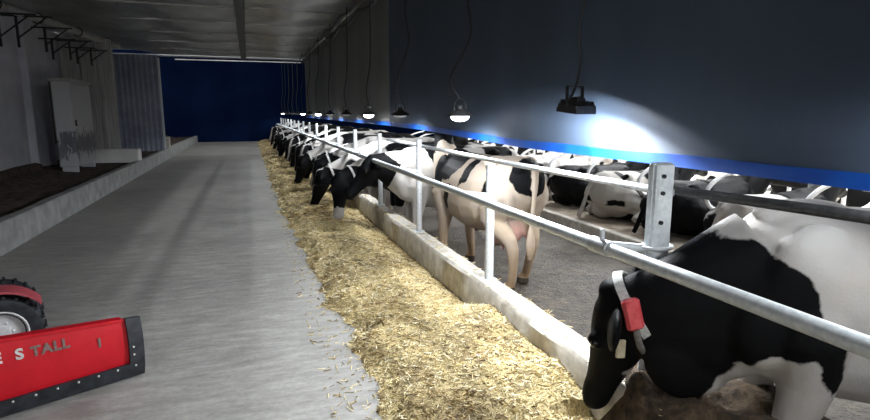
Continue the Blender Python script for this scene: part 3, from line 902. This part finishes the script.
for i, (xx, yy, rz) in enumerate([(11.3, 6.0, 1.5), (11.4, 9.4, -1.4), (11.3, 12.8, 1.6), (14.5, 3.6, 1.3), (11.3, 16.3, 1.5)]):
    tag(place(meF, (xx, yy, -.2), rz, 1.0), 'cow standing far back beyond the stalls, %s' % ['behind the spotted lying cow', 'near the middle of the gap', 'left of the middle of the gap', 'above the large cow', 'at the left of the gap', 'by the far side, right', 'by the far side, left'][i], 'cow', 'cows standing at the back')

# stall dividers: bent loops of pipe, one per stall
def divider():
    root = empty('stall_divider', (6.30, 0, SP))
    MB().tube(smooth_path([(-.02, 0, 1.10), (-.9, 0, 1.02), (-1.45, 0, .90), (-1.72, 0, .70), (-1.62, 0, .48), (-1.2, 0, .40), (-.75, 0, .44), (-.45, 0, .30), (-.02, 0, .26)], 5), .026, 10).build('loop', M['stall_pipe'], root)
    MB().tube([(0, 0, -.02), (0, 0, 1.22)], .030, 10).build('upright', M['stall_pipe'], root)
    c = MB(); c.tube([(0, 0, 1.06), (0, 0, 1.14)], .04, 10); c.tube([(0, 0, .22), (0, 0, .30)], .04, 10); c.build('clamp', M['galv'], root)
    return root
proto = None; n = 0
for row, (xx, rz, nm) in enumerate([(7.05, 0, 'near stall row'), (7.95, PI, 'second stall row'), (12.9, 0, 'far stall row')]):
    for i in range(14 if row == 0 else 20):
        yy = 2.90 + 1.28*i if row == 0 else 2.2 + .86*i
        if proto is None: o = proto = divider()
        else: o = copy_tree(proto)
        o.location = (xx, yy, SP if row < 2 else -.2); o.rotation_euler = (0, 0, rz)
        tag(o, 'bent pale pipe loop between two stalls of the %s' % nm, 'divider', 'stall dividers of the ' + nm)
for (xx, zz, lab) in [(6.3, 1.13, 'pale rail over the shoulders of the near lying cows'), (7.11, 1.20, 'pale rail on top of the stall uprights'), (8.7, 1.10, 'pale rail over the second row of lying cows'), (10.5, .75, 'pale rail beyond the second row of stalls'), (12.96, .72, 'low pale rail far at the back of the barn')]:
    tag(MB().tube([(xx, -1, zz), (xx, 32, zz)], .024, 10).build('stall_rail', M['stall_pipe']), lab, 'rail')

# ------------------------------------------------------------------ left side things
def wall_bracket(loc, s):
    root = empty('wall_bracket', loc)
    MB().box((-.02, -.02, -.62*s), (.02, .02, .0)).build('upright', M['black_metal'], root, False)
    MB().box((-.25, -.02, -.03), (.62*s, .02, .0)).build('arm', M['black_metal'], root, False)
    MB().tube([(0, 0, -.44*s), (.52*s, 0, -.02)], .016, 6).build('brace', M['black_metal'], root)
    return root
for i, (yy, xx, zz, s) in enumerate([(12.9, -4.34, 3.50, 1.0), (13.5, -4.24, 3.55, 1.0), (14.66, -4.1, 3.49, .85), (14.95, -4.07, 3.29, .75), (15.86, -3.96, 3.36, .75), (16.22, -3.91, 3.24, .65), (17.3, -3.85, 3.29, .65)]):
    o = wall_bracket((xx, yy, zz), s)
    tag(o, 'black triangular wall bracket under the overhead pipe, %s from the left' % ['first', 'second', 'third', 'fourth', 'fifth', 'sixth', 'seventh'][i], 'bracket', 'brackets under the overhead pipe')
root = empty('overhead_pipe', (-4.33, 12, 3.60))
MB().tube([(-.3, -4, -.08), (0, 0, 0), (.40, 3.4, .01), (.80, 7.0, -.02)], .09, 14).build('pipe', M['board'], root)
for yy in (-2, .6, 2.2, 4.2, 6.2):
    MB().tube([(.116*yy*(.65 if yy < 0 else 1)+.105*math.cos(a), yy, (.02 if yy < 0 else .0)*yy+.105*math.sin(a)) for a in [2*PI*i/16 for i in range(17)]], .014, 6).build('clip', M['black_metal'], root)
tag(root, 'thick grey pipe lagged in dusty cloth along the top of the left wall', 'pipe')

root = empty('cabinet', (-4.08, 15.75, .33))
cb = MB().box((-.06, -.95, .10), (.28, .80, 2.02), bev=.012)
for yy in (-.85, .62): cb.box((-.04, yy, -.04), (.26, yy+.14, .12))
cb.build('body', M['cab_peel'], root, False)
MB().box((-.10, -1.0, 2.02), (.33, .86, 2.09), bev=.01).build('lid', M['board'], root, False)
MB().box((.28, -.90, .14), (.298, .75, 1.98), bev=.005).build('door', M['cab_peel'], root, False)
MB().box((.296, -.80, 1.02), (.325, -.76, 1.16)).build('handle', M['black_metal'], root, False)
tag(root, 'tall pale cabinet with a worn scuffed foot against the left wall', 'cabinet')
tag(rough_box((-.17, -.85, -.17), (.17, .85, .19), .2, .006, 2).build('concrete_beam', M['barn_wall']), 'pale concrete beam lying on the earth below the tall boards', 'beam')
bm = bpy.data.objects['concrete_beam']; bm.location = (-3.72, 17.2, .50); bm.rotation_euler = (0, 0, PI/2 - .10)
for i, (xx, w, yy) in enumerate([(-4.46, .44, 17.8), (-4.02, .36, 17.75), (-3.62, .34, 17.8)]):
    b = MB().box((-w/2, -.09, 0), (w/2, .09, 3.30), bev=.015)
    b.box((-w/2-.02, -.10, 0), (w/2+.02, .10, .10), bev=.01)
    o = b.build('upright_board', M['board'], None, False); o.location = (xx, yy, .33)
    tag(o, 'tall weathered grey board standing behind the concrete beam, %s' % ['leftmost beside the cabinet', 'middle one', 'rightmost beside the corrugated sheet'][i], 'board', 'tall boards on the left')
# corrugated sheet closing the bay
def corr():
    b = MB(); n = 64; rs = []
    v = []; f = []
    for side in (0, 1):
        for i in range(n+1):
            x = -4.70 + 1.78*i/n; ph = (i % 6)
            d = .035 if ph in (1, 2, 3) else 0.0
            for z in (.30, 3.64): v.append((x, 22.3 - d + side*.012, z))
    N = (n+1)*2
    for i in range(n):
        a = i*2
        f.append((a, a+2, a+3, a+1)); f.append((N+a, N+a+1, N+a+3, N+a+2))
        f.append((a, N+a, N+a+2, a+2)); f.append((a+1, a+3, N+a+3, N+a+1))
    f.append((0, 1, N+1, N)); a = n*2; f.append((a, N+a, N+a+1, a+1))
    return b.add(v, f)
root = empty('corrugated_sheet', (0, 0, 0))
corr().build('sheet', M['corrugated'], root, False)
MB().box((-2.93, 22.26, .2), (-2.87, 22.35, 3.56)).build('edge_post', M['galv'], root, False)
tag(root, 'blue-grey corrugated sheet closing the far end of the left bay', 'panel')
o = MB().box((-.07, -.07, 0), (.07, .07, .42), bev=.01).build('stub_post', M['concrete_pale'], None, False); o.location = (-2.93, 23.4, .34)
tag(o, 'short pale stub on the left kerb past the corrugated sheet', 'post')

# ------------------------------------------------------------------ red scraper blade and loader at left front
A = Vector((-.71, 3.76, 0)); Bv = Vector((-1.37, 3.41, 0)); dirv = (Bv-A).normalized()
ang = math.atan2(-dirv.y, -dirv.x)                       # local +x points to the right-hand end
root = empty('scraper_blade', (A.x, A.y, 0), ang)
L = 2.0; H = .385
def curved(x0, x1, z0, z1, th, off=0.0, nz=8):
    v = []; f = []
    for side in (0, 1):
        for i in range(nz+1):
            z = z0+(z1-z0)*i/nz
            yy = .10*((z/H)-.55)**2*1.4 - off + side*th
            for x in (x0, x1): v.append((x, yy, z + (.085*-x*(z-.1)/(H-.1) if z1 > .2 else 0)))
    N = (nz+1)*2
    for i in range(nz):
        a = i*2
        f.append((a, a+1, a+3, a+2)); f.append((N+a, N+a+2, N+a+3, N+a+1))
        f.append((a, a+2, N+a+2, N+a)); f.append((a+1, N+a+1, N+a+3, a+3))
    f.append((0, N, N+1, 1)); a = nz*2; f.append((a, a+1, N+a+1, N+a))
    return MB().add(v, f)
p = curved(-L, -.07, .05, H, .012)
p.add([(x, yy, H + dz_ - .085*x) for x in (-L, -.10) for (yy, dz_) in ((.012, -.015), (.075, -.015), (.075, .003), (.012, .003))], [(3, 2, 1, 0), (4, 5, 6, 7), (0, 1, 5, 4), (1, 2, 6, 5), (2, 3, 7, 6), (3, 0, 4, 7)]); p.build('plate', M['red'], root)
curved(-L, 0, .008, .105, .022, .024).build('rubber_edge', M['rubber'], root)['label'] = 'black rubber wear strip'
curved(-.085, 0, .105, H+.005, .022, .022).build('end_guard', M['rubber'], root)['label'] = 'black rubber end guard'
def bolt(x, z, yoff):
    yy = .10*((z/H)-.55)**2*1.4 - yoff
    MB().ell((x, yy, z), (.0075, .006, .0075), 10, 6).build('bolt', M['bolt'], root)
for i in range(16): bolt(-.055-.105*i, .088, .026)
for z in (.165, .215): bolt(-.062, z, .024)
def letters(txt, x, z, h, mat, name='lettering'):
    cu = bpy.data.curves.new('t', 'FONT'); cu.body = txt; cu.size = h/.72; cu.extrude = .0012; cu.space_character = 1.12; cu.offset = .003
    t = bpy.data.objects.new('t', cu); COL.objects.link(t)
    dg = bpy.context.evaluated_depsgraph_get(); dg.update()
    m = bpy.data.meshes.new_from_object(t.evaluated_get(dg)); bpy.data.objects.remove(t)
    m.materials.clear(); m.materials.append(mat); m.name = name
    o = bpy.data.objects.new(name, m); COL.objects.link(o); o.parent = root
    f0 = lambda zz: .10*((zz/H)-.55)**2*1.4
    k_ = .085*-x/(H-.1); za = (z+.1*k_)/(1+k_); zb = (z+h+.1*k_)/(1+k_)
    o.location = (x, f0(za)-.0035, z); o.rotation_euler = (PI/2 - math.atan((f0(zb)-f0(za))/h), 0, 0)
    return o
letters('TALL', -.575, .312, .055, M['letter_grey'])['label'] = 'worn grey lettering reading TALL'
letters('S', -.645, .316, .058, M['letter_white'])['label'] = 'letter S in worn white'
letters('E', -.745, .320, .058, M['letter_white'])['label'] = 'part of a white letter at the picture edge'
sc = MB(); sc.box((-.245, -.002, .26), (-.232, .004, .32), bev=.001); sc.build('scuff', M['letter_grey'], root, False)
for xx in (-.9, -1.6): MB().box((xx-.03, .012, .06), (xx+.03, .09, H-.02)).build('rib', M['red'], root, False)
tag(root, 'red steel scraper blade with black rubber edge and worn lettering, left foreground', 'blade')

# small red loader behind the blade
root = empty('loader', (-1.64, 4.28, 0), .33); root.scale = (.74, .74, .74)
R_ = .32
def wheel(x, y):
    w = empty('wheel', (x, y, R_)); w.parent = root
    Mx = Matrix.Rotation(PI/2, 4, 'X')
    t = MB(); t.lathe([(.17, -.09), (.26, -.10), (.30, -.09), (R_, -.06), (R_, .06), (.30, .09), (.26, .10), (.17, .09), (.17, -.09)], 36, 0, Mx, False)
    for i in range(22):
        a = 2*PI*i/22
        t.box((R_-.012, -.085, -.012), (R_+.014, .085, .012), M=Matrix.Rotation(a, 4, 'Y') )
    t.build('tyre', M['rubber'], w)
    r = MB(); r.lathe([(.168, .02), (.19, .098), (.205, .104), (.196, .110), (.165, .07), (.10, .045), (.07, .05), (.06, .085), (.03, .09)], 30, 0, Mx)
    for i in range(6):
        a = 2*PI*i/6; r.ell((.085*math.cos(a), -.055, .085*math.sin(a)), (.014, .014, .014), 8, 6)
    r.build('rim', M['rim'], w)
    return w
wheel(.0, -.10); wheel(-1.15, -.10); wheel(0, .48); wheel(-1.15, .48)
def fender(x, y0, y1):
    prof = []
    for i in range(15):
        a = math.radians(36 + 126*i/14); prof.append((x+.38*math.cos(a)*1.02, R_+.37*math.sin(a)))
    v = []; f = []
    for s, off in ((0, 0), (1, .02)):
        for (px, pz) in prof:
            for yy in (y0, y1): v.append((px*(1), yy, pz+off))
    N = len(prof)*2
    for i in range(len(prof)-1):
        a = i*2
        f.append((a, a+1, a+3, a+2)); f.append((N+a, N+a+2, N+a+3, N+a+1)); f.append((a, a+2, N+a+2, N+a)); f.append((a+1, N+a+1, N+a+3, a+3))
    f.append((0, N, N+1, 1)); a = (len(prof)-1)*2; f.append((a, a+1, N+a+1, N+a))
    return MB().add(v, f)
fender(0, -.24, .02).build('fender', M['red_faded'], root); fender(-1.15, -.24, .02).build('fender', M['red_faded'], root)
bd = MB(); bd.box((-1.55, .02, .22), (.20, .36, .46), bev=.03); bd.box((-1.5, .06, .46), (-.45, .32, .95), bev=.04); bd.build('body', M['red_faded'], root)
MB().box((-.30, .06, .46), (.15, .32, .49), bev=.01).build('deck', M['black_metal'], root)
st = MB(); st.box((-.85, .05, .95), (-.5, .33, 1.02), bev=.02); st.box((-.95, .05, 1.0), (-.85, .33, 1.35), bev=.02); st.build('seat', M['rubber'], root)
tag(root, 'small faded red loader with white-rimmed wheels behind the blade at the left edge', 'loader')

# ------------------------------------------------------------------ light
def area(loc, size, power, rot=(0, 0, 0), col=(1, 1, 1)):
    l = bpy.data.lights.new('barn_lamp', 'AREA'); l.shape = 'RECTANGLE'; l.size = size[0]; l.size_y = size[1]; l.energy = power; l.color = col
    o = bpy.data.objects.new('barn_lamp', l); COL.objects.link(o); o.location = loc; o.rotation_euler = rot
    return o
for yy in (3.5, 9.5, 16.5, 25): area((7.6, yy, 4.8), (.5, 4), 330, (0, 0, 0), (.95, .97, 1.0))
for yy in (5, 12): area((10.8, yy, 4.8), (.5, 4), 1200, (0, 0, 0), (.95, .97, 1.0))
w = bpy.data.worlds.new('dusk'); SC.world = w; w.use_nodes = True
bg = w.node_tree.nodes['Background']; bg.inputs['Color'].default_value = (.90, .90, .90, 1); bg.inputs['Strength'].default_value = 1.5

# ------------------------------------------------------------------ camera
f_px = 560.0; W_, H_ = 870, 420
vp = (248.0, 113.0)
pitch = math.atan((210-vp[1])/f_px)
fwd = math.cos(pitch) + (210-vp[1])/f_px*math.sin(pitch)
yaw = -math.atan2((vp[0]-435)/f_px, fwd)
cam = bpy.data.cameras.new('camera'); co = bpy.data.objects.new('camera', cam); COL.objects.link(co)
cam.sensor_fit = 'HORIZONTAL'; cam.sensor_width = 36; cam.lens = f_px/W_*36; cam.clip_end = 200
co.location = (0, 0, 1.65); co.rotation_euler = (PI/2 - pitch, 0, -yaw)
SC.camera = co
SC.view_settings.view_transform = 'Standard'; SC.view_settings.look = 'None'; SC.view_settings.gamma = 1
SC.view_settings.use_curve_mapping = False; SC.view_settings.exposure = 0.0
